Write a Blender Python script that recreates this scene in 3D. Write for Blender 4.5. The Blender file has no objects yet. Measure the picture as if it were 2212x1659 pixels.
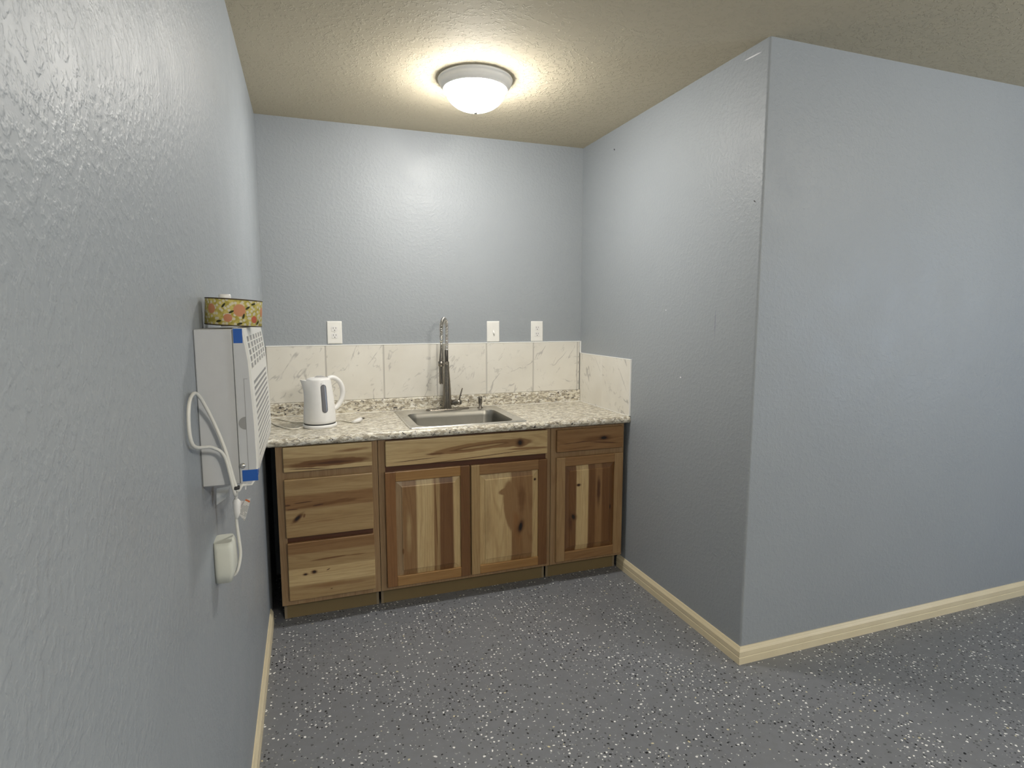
import bpy, bmesh, math, random
from mathutils import Vector, Matrix
random.seed(7)
PI = math.pi
scene = bpy.context.scene
COL = scene.collection

# ------------------------------------------------------------ camera, world, lights, exposure
YAW, PITCH, ROLL = 0.3400, -0.1182, 0.0004
cam_d = bpy.data.cameras.new('camera'); cam = bpy.data.objects.new('camera', cam_d); COL.objects.link(cam)
cam_d.sensor_fit = 'HORIZONTAL'; cam_d.sensor_width = 36.0
cam_d.lens = 1252.42 * 36.0 / 2212.0
cam_d.clip_start = 0.02
fwd = Vector((math.sin(YAW)*math.cos(PITCH), math.cos(YAW)*math.cos(PITCH), math.sin(PITCH)))
rt = Vector((math.cos(YAW), -math.sin(YAW), 0)); up = rt.cross(fwd)
r2 = rt*math.cos(ROLL) + up*math.sin(ROLL); u2 = up*math.cos(ROLL) - rt*math.sin(ROLL)
M = Matrix((r2, u2, -fwd)).transposed().to_4x4(); M.translation = Vector((0.2139, -3.4338, 1.4749))
cam.matrix_world = M
scene.camera = cam

W, H = 1.904, 2.518            # alcove width, ceiling height
YO = -1.571                    # front plane of the wall block on the right
XE, YE = 5.6, -6.6             # far limits of the larger room behind the camera

world = bpy.data.worlds.new('world'); scene.world = world; world.use_nodes = True
world.node_tree.nodes['Background'].inputs[0].default_value = (0.60, 0.66, 0.75, 1)
world.node_tree.nodes['Background'].inputs[1].default_value = 0.3

scene.view_settings.view_transform = 'Standard'
scene.view_settings.look = 'None'
scene.view_settings.exposure = 0.28
scene.view_settings.gamma = 1.0
scene.view_settings.use_curve_mapping = False

def area(name, loc, target, size, size_y, power, color, shape='RECTANGLE'):
    l = bpy.data.lights.new(name, 'AREA'); l.shape = shape; l.size = size; l.size_y = size_y
    l.energy = power; l.color = color
    o = bpy.data.objects.new(name, l); COL.objects.link(o); o.location = loc
    o.rotation_euler = (Vector(target)-Vector(loc)).to_track_quat('-Z', 'Y').to_euler()
    return o
LAMP_E = 88.0
# a ceiling lamp and the window of the larger room, plus an added rear fill, all out of view
def bulb(name, loc, power, color):
    l = bpy.data.lights.new(name, 'POINT'); l.energy = power; l.color = color; l.shadow_soft_size = .13
    o = bpy.data.objects.new(name, l); COL.objects.link(o); o.location = loc
bulb('room_lamp', (3.2, -3.1, 2.34), 27, (1, .95, .86))
bulb('rear_fill', (1.3, -4.7, 2.34), 92, (1, .95, .86))  # supposed lamp behind the camera, added to raise the ambient light
area('room_window', (5.5, -4.0, 1.35), (2.0, -2.6, 1.1), 1.3, 1.3, 40, (.60, .76, 1))

# ------------------------------------------------------------ mesh helpers
def V(*a): return Vector(a)
class MB:
    def __init__(s): s.bm = bmesh.new()
    def box(s, a, b, bev=0, seg=2):
        t = bmesh.new()
        bmesh.ops.create_cube(t, size=1)
        for v in t.verts:
            v.co = Vector([(a[i]+b[i])/2 + v.co[i]*(b[i]-a[i]) for i in range(3)])
        if bev: bmesh.ops.bevel(t, geom=t.edges[:], offset=bev, segments=seg, affect='EDGES', profile=.5)
        s._merge(t); return s
    def _merge(s, t):
        me = bpy.data.meshes.new('tmp'); t.to_mesh(me); t.free(); s.bm.from_mesh(me); bpy.data.meshes.remove(me)
    def loft(s, rings, closed=True, cap0=True, cap1=True, smooth=True):
        rv = [[s.bm.verts.new(p) for p in r] for r in rings]
        n = len(rv[0])
        for a, b in zip(rv, rv[1:]):
            for i in range(n if closed else n-1):
                f = s.bm.faces.new((a[i], a[(i+1) % n], b[(i+1) % n], b[i])); f.smooth = smooth
        if cap0: s.bm.faces.new(list(reversed(rv[0])))
        if cap1: s.bm.faces.new(rv[-1])
        return s
    def lathe(s, prof, c=(0, 0, 0), n=48, cap0=False, cap1=False, axis='z'):
        rings = []
        for r, h in prof:
            ring = []
            for i in range(n):
                a = 2*PI*i/n
                if axis == 'z': p = (c[0]+r*math.cos(a), c[1]+r*math.sin(a), c[2]+h)
                elif axis == 'x': p = (c[0]+h, c[1]+r*math.cos(a), c[2]+r*math.sin(a))
                else: p = (c[0]+r*math.sin(a), c[1]+h, c[2]+r*math.cos(a))
                ring.append(p)
            rings.append(ring)
        return s.loft(rings, True, cap0, cap1)
    def tube(s, pts, r, n=10, caps=True, ry=None):
        pts = [Vector(p) for p in pts]; rings = []
        nrm = None
        for i, p in enumerate(pts):
            t = (pts[min(i+1, len(pts)-1)]-pts[max(i-1, 0)]).normalized()
            if nrm is None:
                nrm = t.orthogonal().normalized()
                if abs(t.z) < .99: nrm = (Vector((0, 0, 1)) - t*t.z).normalized()
            nrm = (nrm - t*nrm.dot(t)).normalized(); bi = t.cross(nrm)
            rr = r[i] if isinstance(r, (list, tuple)) else r
            r2_ = (ry[i] if isinstance(ry, (list, tuple)) else ry) if ry is not None else rr
            rings.append([p + nrm*rr*math.cos(2*PI*k/n) + bi*r2_*math.sin(2*PI*k/n) for k in range(n)])
        return s.loft(rings, True, caps, caps)
    def extr(s, prof, a, b, axis='x', smooth=False, caps=True):
        # prof: list of 2-tuples in the other two axes
        def P(u, v, t):
            return {'x': (t, u, v), 'y': (u, t, v), 'z': (u, v, t)}[axis]
        return s.loft([[P(u, v, a) for u, v in prof], [P(u, v, b) for u, v in prof]], True, caps, caps, smooth)
    def build(s, name, mat, parent=None, loc=None):
        bmesh.ops.recalc_face_normals(s.bm, faces=s.bm.faces[:])
        o_ = Vector((0, 0, 0))
        if parent is not None:
            q = parent
            while q is not None: o_ += q.location; q = q.parent
        if loc is not None: o_ = o_ + (Vector(loc)-o_)
        if o_.length:
            for v in s.bm.verts: v.co -= o_
        me = bpy.data.meshes.new(name); s.bm.to_mesh(me); s.bm.free()
        if mat: me.materials.append(mat)
        ob = bpy.data.objects.new(name, me); COL.objects.link(ob)
        if parent is not None: ob.parent = parent
        if loc is not None and parent is None: ob.location = loc
        return ob
def tag(o, label=None, cat=None, group=None, kind=None):
    if label: o['label'] = label
    if cat: o['category'] = cat
    if group: o['group'] = group
    if kind: o['kind'] = kind
    return o
def thing(name, loc, label, cat, group=None):
    o = bpy.data.objects.new(name, None); COL.objects.link(o); o.location = loc; o.empty_display_size = .1
    return tag(o, label, cat, group)
def struct(mb, name, mat):
    return tag(mb.build(name, mat), kind='structure')
def smooth_path(pts, n=8):
    pts = [Vector(p) for p in pts]; out = []
    P = [pts[0]] + pts + [pts[-1]]
    for i in range(1, len(P)-2):
        p0, p1, p2, p3 = P[i-1:i+3]
        for k in range(n):
            t = k/n
            out.append(.5*((2*p1) + (p2-p0)*t + (2*p0-5*p1+4*p2-p3)*t*t + (3*p1-p0-3*p2+p3)*t**3))
    out.append(pts[-1]); return out
def rrect(x0, x1, y0, y1, r, z, n=6):
    out = []
    for cx, cy, a0 in ((x1-r, y1-r, 0), (x0+r, y1-r, PI/2), (x0+r, y0+r, PI), (x1-r, y0+r, 3*PI/2)):
        for k in range(n+1):
            a = a0 + PI/2*k/n; out.append((cx+r*math.cos(a), cy+r*math.sin(a), z))
    return out

# ------------------------------------------------------------ material helpers
class NT:
    def __init__(s, name):
        s.m = bpy.data.materials.new(name); s.m.use_nodes = True; s.t = s.m.node_tree; s.N = s.t.nodes
        s.p = s.N['Principled BSDF']; s.g = s.N.new('ShaderNodeNewGeometry')
        s._sep = None
    def link(s, a, b): s.t.links.new(a, b)
    def put(s, inp, v):
        if isinstance(v, bpy.types.NodeSocket): s.link(v, inp)
        else:
            if isinstance(v, (tuple, list)) and len(v) == 3 and inp.type == 'RGBA': v = (*v, 1)
            inp.default_value = v
    def math(s, op, a, b=0.0, c=None, clamp=False):
        n = s.N.new('ShaderNodeMath'); n.operation = op; n.use_clamp = clamp
        s.put(n.inputs[0], a); s.put(n.inputs[1], b)
        if c is not None: s.put(n.inputs[2], c)
        return n.outputs[0]
    def vmath(s, op, a, b):
        n = s.N.new('ShaderNodeVectorMath'); n.operation = op; s.put(n.inputs[0], a); s.put(n.inputs[1], b)
        return n.outputs[0]
    @property
    def pos(s): return s.g.outputs['Position']
    def xyz(s):
        if s._sep is None:
            n = s.N.new('ShaderNodeSeparateXYZ'); s.link(s.pos, n.inputs[0]); s._sep = n
        return s._sep.outputs
    def noise(s, vec, scale, detail=2, rough=.5, dist=0, out=0):
        n = s.N.new('ShaderNodeTexNoise'); s.put(n.inputs['Vector'], vec)
        n.inputs['Scale'].default_value = scale; n.inputs['Detail'].default_value = detail
        n.inputs['Roughness'].default_value = rough; n.inputs['Distortion'].default_value = dist
        return n.outputs[out]
    def voro(s, vec, scale, feature='F1', out='Distance', rnd=1):
        n = s.N.new('ShaderNodeTexVoronoi'); n.feature = feature; s.put(n.inputs['Vector'], vec)
        n.inputs['Scale'].default_value = scale; n.inputs['Randomness'].default_value = rnd
        return n.outputs[out]
    def ramp(s, fac, stops, interp='LINEAR'):
        n = s.N.new('ShaderNodeValToRGB'); n.color_ramp.interpolation = interp; e = n.color_ramp.elements
        s.put(n.inputs[0], fac)
        while len(e) < len(stops): e.new(.5)
        for el, (p, c) in zip(e, stops):
            el.position = p; el.color = (*c, 1) if len(c) == 3 else c
        return n.outputs[0]
    def rng(s, v, a, b, c=0.0, d=1.0, smooth=False):
        n = s.N.new('ShaderNodeMapRange'); n.interpolation_type = 'SMOOTHSTEP' if smooth else 'LINEAR'
        s.put(n.inputs[0], v)
        for i, x in enumerate((a, b, c, d)): s.put(n.inputs[i+1], x)
        return n.outputs[0]
    def mix(s, f, a, b, mode='MIX'):
        n = s.N.new('ShaderNodeMix'); n.data_type = 'RGBA'; n.blend_type = mode
        s.put(n.inputs[0], f); s.put(n.inputs[6], a); s.put(n.inputs[7], b)
        return n.outputs[2]
    def comb(s, x, y, z):
        n = s.N.new('ShaderNodeCombineXYZ')
        for i, v in enumerate((x, y, z)): s.put(n.inputs[i], v)
        return n.outputs[0]
    def bump(s, h, dist, strength=1):
        n = s.N.new('ShaderNodeBump'); s.put(n.inputs['Height'], h)
        n.inputs['Distance'].default_value = dist; n.inputs['Strength'].default_value = strength
        s.link(n.outputs[0], s.p.inputs['Normal']); return n
    def fin(s, col=None, rough=None, metal=None, spec=None, coat=None):
        if col is not None: s.put(s.p.inputs['Base Color'], col)
        if rough is not None: s.put(s.p.inputs['Roughness'], rough)
        if metal is not None: s.put(s.p.inputs['Metallic'], metal)
        if spec is not None: s.put(s.p.inputs['Specular IOR Level'], spec)
        if coat is not None: s.put(s.p.inputs['Coat Weight'], coat)
        return s.m
    def blob(s, col, a, b, ca, cb, ra, rb, rot, color, soft=.5, wob=.5, nsc=25):
        # elliptical mark in the plane of sockets a, b with a ragged edge
        da = s.math('SUBTRACT', a, ca); db = s.math('SUBTRACT', b, cb)
        c, sn = math.cos(rot), math.sin(rot)
        u = s.math('MULTIPLY_ADD', da, c/ra, s.math('MULTIPLY', db, sn/ra))
        v = s.math('MULTIPLY_ADD', db, c/rb, s.math('MULTIPLY', da, -sn/rb))
        d = s.math('SQRT', s.math('ADD', s.math('MULTIPLY', u, u), s.math('MULTIPLY', v, v)))
        if wob: d = s.math('ADD', d, s.math('MULTIPLY', s.math('SUBTRACT', s.noise(s.pos, nsc, 2), .5), wob*2))
        f = s.rng(d, 1-soft, 1, 1, 0, True)
        return s.mix(f, col, color)

def plain(name, col, rough=.5, metal=0, spec=.5, nz=0, nscale=200, emit=None):
    n = NT(name)
    f = n.noise(n.pos, 40, 3)
    c = n.mix(f, tuple(x*.96 for x in col), tuple(min(1, x*1.04) for x in col))
    if nz: n.bump(n.noise(n.pos, nscale, 2), nz)
    m = n.fin(c, rough, metal, spec)
    if emit:
        n.p.inputs['Emission Color'].default_value = (*emit[0], 1); n.p.inputs['Emission Strength'].default_value = emit[1]
    return m

def wall_mat(name, marks=()):
    n = NT(name)
    base = (.318, .344, .368)
    big = n.noise(n.pos, 1.7, 3)
    c = n.mix(big, tuple(x*.95 for x in base), tuple(x*1.05 for x in base))
    x, y, z = n.xyz()
    for ax, a, b, ra, rb, rot, colr in marks:
        c = n.blob(c, y if ax == 'x' else x, z, a, b, ra, rb, rot, colr, .4, .15, 200)
    h1 = n.noise(n.pos, 62, 3, .55)
    h2 = n.noise(n.pos, 130, 2, .5)
    h = n.math('ADD', n.rng(h1, .42, .66, 0, 1, True), n.math('MULTIPLY', h2, .35))
    n.bump(h, .00055, 1)
    return n.fin(c, n.rng(n.noise(n.pos, 6, 2), .3, .7, .42, .52), 0, .40)

DK = (.03, .03, .035); WH = (.75, .76, .78)
M_wall = wall_mat('painted_wall')
M_wallR = wall_mat('painted_wall_right', [
    ('x', -1.088, 1.178, .006, .005, 0, WH), ('x', -.397, 2.409, .010, .005, .6, DK), ('x', -1.529, 1.922, .009, .003, .6, DK),
    ('x', -1.48, 2.481, .055, .0035, .05, WH), ('x', -1.323, 1.44, .004, .07, 0, (.25, .27, .31)), ('x', -.95, 1.50, .005, .003, 0, WH)])
M_wallL = wall_mat('painted_wall_left', [('x', -.706, 1.681, .008, .003, .5, DK), ('x', -.25, 1.60, .006, .02, 0, WH)])

def ceiling_mat():
    n = NT('ceiling_paint')
    c = n.mix(n.noise(n.pos, 2, 3), (.58, .515, .38), (.63, .565, .425))
    a = n.noise(n.pos, 55, 3, .6)
    h = n.math('ADD', n.rng(a, .52, .60, 0, 1, True), n.math('MULTIPLY', n.noise(n.pos, 25, 2), .6))
    n.bump(h, .0016, 1)
    return n.fin(c, .75, 0, .2)
M_ceil = ceiling_mat()

def floor_mat():
    n = NT('flaked_epoxy_floor')
    base = n.mix(n.noise(n.pos, 2.5, 3), (.182, .191, .212), (.212, .222, .245))
    base = n.mix(n.rng(n.noise(n.pos, 30, 4), .3, .7, 0, .35), base, (.150, .152, .158))
    x, y, z = n.xyz()
    p2 = n.comb(x, y, 0.0)
    wv = n.vmath('ADD', p2, n.vmath('MULTIPLY', n.noise(p2, 60, 1, out=1), (.012, .012, 0.0)))
    dens = n.noise(p2, 4.5, 2)
    def flakes(scale, seed, dmin, dmax, r0, r1):
        pv = n.vmath('ADD', wv, (seed, seed*.7, 0.0))
        vn = n.N.new('ShaderNodeTexVoronoi'); vn.voronoi_dimensions = '2D'; n.put(vn.inputs['Vector'], pv); vn.inputs['Scale'].default_value = scale
        rs = n.N.new('ShaderNodeSeparateColor'); n.link(vn.outputs['Color'], rs.inputs[0])
        thr = n.rng(dens, .35, .65, dmin, dmax)
        on = n.math('LESS_THAN', rs.outputs[0], thr)
        rad = n.rng(rs.outputs[1], 0, 1, r0, r1)
        ins = n.math('LESS_THAN', vn.outputs['Distance'], rad)
        return n.math('MULTIPLY', on, ins), rs.outputs[2]
    fg, sg = flakes(60, 31.3, .10, .26, .12, .30)
    c = n.mix(fg, base, (.10, .104, .113))
    fl, s2 = flakes(85, 77.3, .08, .22, .12, .30)
    c = n.mix(fl, c, (.31, .32, .33))
    fb, s1 = flakes(58, 11.3, .08, .36, .05, .26)
    c = n.mix(fb, c, (.012, .013, .016))
    fw, s3 = flakes(58, 3.1, .12, .46, .05, .25)
    wcol = n.mix(n.math('GREATER_THAN', s3, .93), (.92, .92, .91), (.62, .56, .38))
    c = n.mix(fw, c, wcol)
    n.bump(n.math('ADD', n.math('ADD', fw, fb), n.noise(n.pos, 14, 2)), .0004, .7)
    return n.fin(c, .38, 0, .4)
M_floor = floor_mat()

def base_mat():
    n = NT('cream_baseboard_paint')
    c = n.mix(n.noise(n.pos, 9, 3), (.70, .60, .40), (.78, .69, .49))
    n.bump(n.noise(n.pos, 120, 2), .0002)
    return n.fin(c, .38, 0, .5)
M_base = base_mat()

def tile_mat(sx):
    n = NT('marble_tile_'+sx)
    x, y, z = n.xyz()
    u = x if sx == 'back' else y
    # each tile gets its own piece of the veining
    idx = n.math('FLOOR', n.math('DIVIDE', n.math('ADD', u, .003), .3135))
    p = n.comb(n.math('ADD', u, n.math('MULTIPLY', idx, 3.7)), n.math('MULTIPLY', idx, 1.3), n.math('MULTIPLY', z, 1.0))
    cl = n.mix(n.rng(n.noise(p, 5, 3), .35, .7), (.72, .69, .62), (.78, .755, .69))
    def vein(sc, dist, w, off, dens):
        q = n.vmath('ADD', p, (off, 0.0, off))
        # slanting veins
        sq = n.N.new('ShaderNodeSeparateXYZ'); n.link(q, sq.inputs[0]); qx, qy, qz = sq.outputs
        q2 = n.comb(n.math('MULTIPLY', n.math('MULTIPLY_ADD', qx, .62, n.math('MULTIPLY', qz, .78)), .5), qy, n.math('MULTIPLY_ADD', qx, -.78, n.math('MULTIPLY', qz, .62)))
        a = n.math('ABSOLUTE', n.math('SUBTRACT', n.noise(q2, sc, 3, .5, dist), .5))
        v = n.rng(a, 0, w, 1, 0, True)
        m = n.rng(n.noise(q, sc*1.9, 3), dens, dens+.12, 0, 1, True)
        return n.math('MULTIPLY', v, m)
    c = n.mix(n.math('MULTIPLY', vein(6.0, .5, .015, 5.2, .46), .65), cl, (.36, .345, .33))
    c = n.mix(n.math('MULTIPLY', vein(11.0, .5, .022, 9.9, .50), .42), c, (.42, .40, .37))
    c = n.mix(n.rng(n.noise(n.vmath('ADD', p, (3., 0., 1.)), 9, 5, .65), .56, .75, 0, .2), c, (.52, .51, .50))
    return n.fin(c, .22, 0, .5)
M_tileB = tile_mat('back'); M_tileR = tile_mat('side')
M_grout = plain('grey_grout', (.52, .50, .46), .8)
M_caulk = plain('white_caulk', (.85, .85, .82), .4)

def granite_mat():
    n = NT('speckled_laminate')
    x, y, z = n.xyz()
    p = n.comb(n.math('MULTIPLY', x, .5), y, z)
    a = n.noise(p, 60, 5, .62, .7)
    b = n.noise(n.vmath('ADD', p, (7., 2., 5.)), 75, 4, .6, .5)
    c = n.mix(n.rng(a, .44, .58, 0, 1, True), (.38, .335, .255), (.72, .675, .56))
    c = n.mix(n.rng(b, .52, .60, 0, .8, True), c, (.86, .84, .77))
    d = n.noise(n.vmath('ADD', p, (1., 9., 3.)), 66, 4, .6, .8)
    c = n.mix(n.rng(d, .56, .63, 0, .8, True), c, (.20, .18, .152))
    e = n.noise(n.vmath('ADD', p, (4., 3., 8.)), 82, 3, .55, .3)
    c = n.mix(n.rng(e, .635, .665, 0, .95, True), c, (.035, .032, .035))
    n.bump(a, .0003, .6)
    return n.fin(c, .34, 0, .4)
M_gran = granite_mat()

PALE = (.58, .445, .235); TAN = (.40, .28, .135); MID = (.285, .165, .070); BRN = (.178, .086, .031); DRK = (.085, .033, .013); PINK = (.40, .29, .17)
BLK = (.012, .008, .006)
def wood(name, grain, stops, blobs=(), rough=.36, wob=.010):
    n = NT(name); x, y, z = n.xyz()
    cross, along = (z, x) if grain == 'x' else (x, z)
    if grain == 'x': pg = n.comb(n.math('MULTIPLY', x, .065), n.math('MULTIPLY', y, .5), z)
    else: pg = n.comb(x, n.math('MULTIPLY', y, .5), n.math('MULTIPLY', z, .065))
    lo = n.noise(pg, 14, 3)
    cr = n.math('ADD', cross, n.math('MULTIPLY', n.math('SUBTRACT', lo, .5), wob))
    u0 = stops[0][0]; u1 = stops[-1][0]
    if len(stops) > 2:
        fac = n.rng(cr, u0, u1)
        st = []
        for i in range(len(stops)-1):
            a = (stops[i][0]-u0)/(u1-u0); b = (stops[i+1][0]-u0)/(u1-u0); e = .012
            st += [(a + (e if i else 0), stops[i][1]), (b - (e if i < len(stops)-2 else 0), stops[i][1])]
        c = n.ramp(fac, st)
    else: c = stops[0][1]; c = n.mix(.0, c, c)
    # broad tone drift and cathedral figure
    c = n.mix(n.rng(n.noise(pg, 26, 3), .35, .7, 0, .45), c, n.mix(1.0, c, (.70, .58, .46), 'MULTIPLY'))
    ring = n.math('SINE', n.math('MULTIPLY', n.math('ADD', cross, n.math('MULTIPLY', n.noise(pg, 9, 2), .35)), 260))
    c = n.mix(n.rng(ring, .2, 1, 0, .30), c, n.mix(1.0, c, (.6, .5, .4), 'MULTIPLY'))
    for b in blobs:
        k = b[0]
        if k == 'knot':
            _, cx, cz, ra, rb, rot = b
            c = n.blob(c, x, z, cx, cz, ra*3.0, rb*2.4, rot, tuple(v*.8 for v in BRN), .75, .25, 30)
            c = n.blob(c, x, z, cx, cz, ra*1.7, rb*1.6, rot, DRK, .5, .2, 40)
            c = n.blob(c, x, z, cx, cz, ra, rb, rot, BLK, .35, .2, 90)
        else:
            _, cx, cz, ra, rb, rot, colr, soft, wb = b
            c = n.blob(c, x, z, cx, cz, ra, rb, rot, colr, soft, wb, 16)
    fine = n.noise(n.vmath('MULTIPLY', pg, (1., 1., 1.)), 210, 3, .6)
    c = n.mix(n.rng(fine, .3, .75, 0, .5), c, n.mix(1.0, c, (.62, .54, .46), 'MULTIPLY'))
    n.bump(fine, .0002, .5)
    return n.fin(c, rough, 0, .5)

M_frame = wood('hickory_face_frame', 'z', [(0, (.34, .228, .12)), (1, MID)])
M_toe = plain('unfinished_toe_board', (.20, .145, .065), .65)
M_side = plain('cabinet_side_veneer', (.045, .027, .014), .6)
M_white = plain('white_plastic', (.80, .79, .77), .32)
M_plate = plain('white_cover_plate', (.84, .83, .79), .28)
M_slot = plain('dark_slot', (.03, .03, .03), .6)

def steel(name, col, rough, brush=None):
    n = NT(name)
    x, y, z = n.xyz()
    p = n.vmath('MULTIPLY', n.pos, brush or (1., 1., 1.))
    f = n.noise(p, 60, 3)
    n.bump(f, .00008, .5)
    return n.fin(n.mix(f, tuple(v*.9 for v in col), col), n.rng(f, .3, .7, rough*.85, rough*1.15), 1.0)
M_steel = steel('brushed_stainless', (.74, .73, .70), .30, (.2, 3., 3.))
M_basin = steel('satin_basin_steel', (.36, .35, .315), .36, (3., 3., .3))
M_nickel = steel('brushed_nickel', (.28, .255, .22), .27, (4., 4., .2))
M_chrome = steel('bright_spring_steel', (.72, .70, .66), .18)
M_dmetal = steel('dark_hose_metal', (.16, .15, .135), .35)

# ------------------------------------------------------------ room shell
struct(MB().box((-.2, YE-.2, -.1), (XE+.2, .2, 0)), 'floor', M_floor)
struct(MB().box((-.2, YE-.2, H), (XE+.2, .2, H+.1)), 'ceiling', M_ceil)
struct(MB().box((-.15, 0, 0), (W+.05, .15, H)), 'wall_back', M_wall)
struct(MB().box((-.15, YE, 0), (0, 0, H)), 'wall_left', M_wallL)
mb = MB()   # block on the right with a rounded outside corner
r = .010
prof = [(W, 0.0), (W, YO+r)] + [(W+r-r*math.cos(a), YO+r-r*math.sin(a)) for a in [PI/2*k/6 for k in range(1, 7)]] + [(XE+.15, YO), (XE+.15, 0.0)]
mb.extr(prof, 0, H, 'z')
struct(mb, 'wall_right', M_wallR)
struct(MB().box((-.15, YE-.15, 0), (XE+.15, YE, H)), 'wall_rear', M_wall)
struct(MB().box((XE, YE, 0), (XE+.15, YO, H)), 'wall_far_right', M_wall)

BH = .074
bprof = [(0, 0), (.014, 0), (.014, .030), (.0125, .0315), (.0125, .034), (.0135, .0355), (.0135, .056), (.012, .058), (.011, .0605), (.0085, .064), (.006, .070), (.004, BH), (0, BH)]
mb = MB()
# run along the alcove's right side and round the outside corner along the front of the block
rings = []
for d in (0,):
    rings.append([(W-t, -.545, h) for t, h in bprof])
    rings.append([(W-t, YO-t, h) for t, h in bprof])
    rings.append([(XE, YO-t, h) for t, h in bprof])
mb.loft(rings, True, True, True, False)
struct(mb, 'baseboard_right', M_base)
mb = MB(); mb.loft([[(t, -.56, h) for t, h in bprof], [(t, YE, h) for t, h in bprof]], True, True, True, False)
struct(mb, 'baseboard_left', M_base)

# ------------------------------------------------------------ base cabinets
FY = -.61           # face frame plane
DY = FY-.020        # overlay front plane
def slab(x0, x1, z0, z1, y0=FY, th=.020, bev=.004):
    return MB().box((x0, y0-th, z0), (x1, y0, z1), bev, 3)
def cabinet(x0, x1, label, lside=.0):
    c = thing('base_cabinet', ((x0+x1)/2, -.3, 0), label, 'cabinet', 'base cabinets under the countertop')
    g = .0012
    MB().box((x0+g, FY, .100), (x1-g, FY+.018, .874), .0008).build('face_frame', M_frame, c)
    for xa in (x0+g, x1-g-.014):
        mb = MB()
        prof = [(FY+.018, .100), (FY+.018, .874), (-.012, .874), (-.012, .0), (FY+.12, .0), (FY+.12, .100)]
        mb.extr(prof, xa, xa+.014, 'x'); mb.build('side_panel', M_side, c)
    MB().box((x0+.0175, FY+.072, .0), (x1-.0175, FY+.084, .100)).build('toe_kick', M_toe, c)
    for xa in (x0+.0055, x1-.0055-.012):
        MB().box((xa, FY+.0705, .0), (xa+.012, FY+.0775, .100)).build('toe_end_strip', M_toe2, c)
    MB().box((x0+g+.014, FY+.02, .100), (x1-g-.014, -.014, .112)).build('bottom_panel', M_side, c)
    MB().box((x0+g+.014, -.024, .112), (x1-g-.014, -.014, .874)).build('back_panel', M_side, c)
    return c
M_rail_shade = wood('stained_shaded_rail', 'x', [(0, (.11, .042, .018)), (1, MID)])  # stained rail wood, darkened further to carry the shade in the gaps
M_toe2 = plain('pale_toe_edge', (.25, .20, .125), .6)

def door(c, x0, x1, z0, z1, px0, px1, pz0, pz1, panel, stL, stR, railT, railB, label=None):
    mb = MB()
    yb = FY-.001
    # raised centre panel: flat margin, sloped shoulder, raised field
    ins = .026
    def ring(i, y): return [(px0-.006+i, y, pz0-.006+i), (px1+.006-i, y, pz0-.006+i), (px1+.006-i, y, pz1+.006-i), (px0-.006+i, y, pz1+.006-i)]
    mb.loft([ring(0, yb), ring(0, DY+.011), ring(.010, DY+.0105), ring(.010+ins-.003, DY+.0050), ring(.010+ins-.001, DY+.0018), ring(.010+ins+.001, DY+.0012)], True, True, True, False)
    d = mb.build('door', panel, c)
    def bar(q, m, nm):
        b = MB(); t = bmesh.new()
        bmesh.ops.create_cube(t, size=1)
        a0, a1 = (q[0], DY, q[2]), (q[1], yb, q[3])
        for v in t.verts: v.co = Vector([(a0[i]+a1[i])/2 + v.co[i]*(a1[i]-a0[i]) for i in range(3)])
        bmesh.ops.bevel(t, geom=[e for e in t.edges if all(v.co.y < DY+.001 for v in e.verts)], offset=.0028, segments=3, affect='EDGES', profile=.5)
        b._merge(t); b.build(nm, m, d)
    bar((x0, px0, z0, z1), stL, 'stile'); bar((px1, x1, z0, z1), stR, 'stile')
    bar((px0-.0005, px1+.0005, pz1, z1), railT, 'rail'); bar((px0-.0005, px1+.0005, z0, pz0), railB, 'rail')
    return d

# left unit: three drawers
c1 = cabinet(.056, .519, 'hickory base cabinet with three slab drawer fronts and knots, next to the left wall', 0)
w1 = wood('hickory_top_drawer', 'x', [(.75, PALE), (.775, TAN), (.82, PALE), (.87, TAN)],
          [('b', .29, .786, .215, .021, .02, BRN, .35, .25), ('b', .30, .785, .13, .010, 0, DRK, .7, .3), ('b', .20, .763, .12, .003, -.05, DRK, .6, .2), ('b', .40, .838, .13, .012, .05, MID, .8, .3)])
slab(.090, .490, .752, .870).build('drawer_front', w1, c1)
w2 = wood('hickory_middle_drawer', 'x', [(.436, TAN), (.572, MID), (.64, TAN), (.718, TAN)],
          [('b', .30, .590, .20, .012, .06, BRN, .7, .3), ('b', .10, .596, .016, .0035, 0, DRK, .3, .2), ('b', .17, .604, .05, .003, .05, DRK, .4, .2),
           ('b', .12, .575, .03, .003, 0, DRK, .4, .2), ('b', .235, .585, .03, .004, .1, DRK, .4, .2), ('b', .34, .60, .05, .004, .1, BRN, .5, .2),
           ('knot', .142, .531, .017, .007, .75), ('b', .172, .540, .006, .013, -.3, BRN, .6, .2), ('b', .26, .505, .06, .004, 0, MID, .6, .3)])
slab(.089, .489, .437, .717).build('drawer_front', w2, c1)
w3 = wood('hickory_bottom_drawer', 'x', [(.125, TAN), (.20, PALE), (.28, TAN), (.355, MID), (.412, MID)],
          [('b', .28, .318, .11, .006, .03, BRN, .6, .3), ('b', .40, .318, .06, .003, 0, BRN, .6, .3), ('b', .28, .185, .2, .018, -.03, MID, .8, .4),
           ('knot', .206, .259, .007, .006, 0), ('knot', .166, .252, .006, .004, 0), ('b', .27, .262, .012, .003, .4, DRK, .5, .2), ('b', .282, .163, .006, .002, 0, DRK, .3, .1)])
slab(.091, .490, .127, .411).build('drawer_front', w3, c1)
MB().box((.094, FY-.0006, .405), (.487, FY+.001, .442)).build('rail_shade_strip', M_rail_shade, c1)  # thin strip over the frame, gap shade put into its colour
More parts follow.
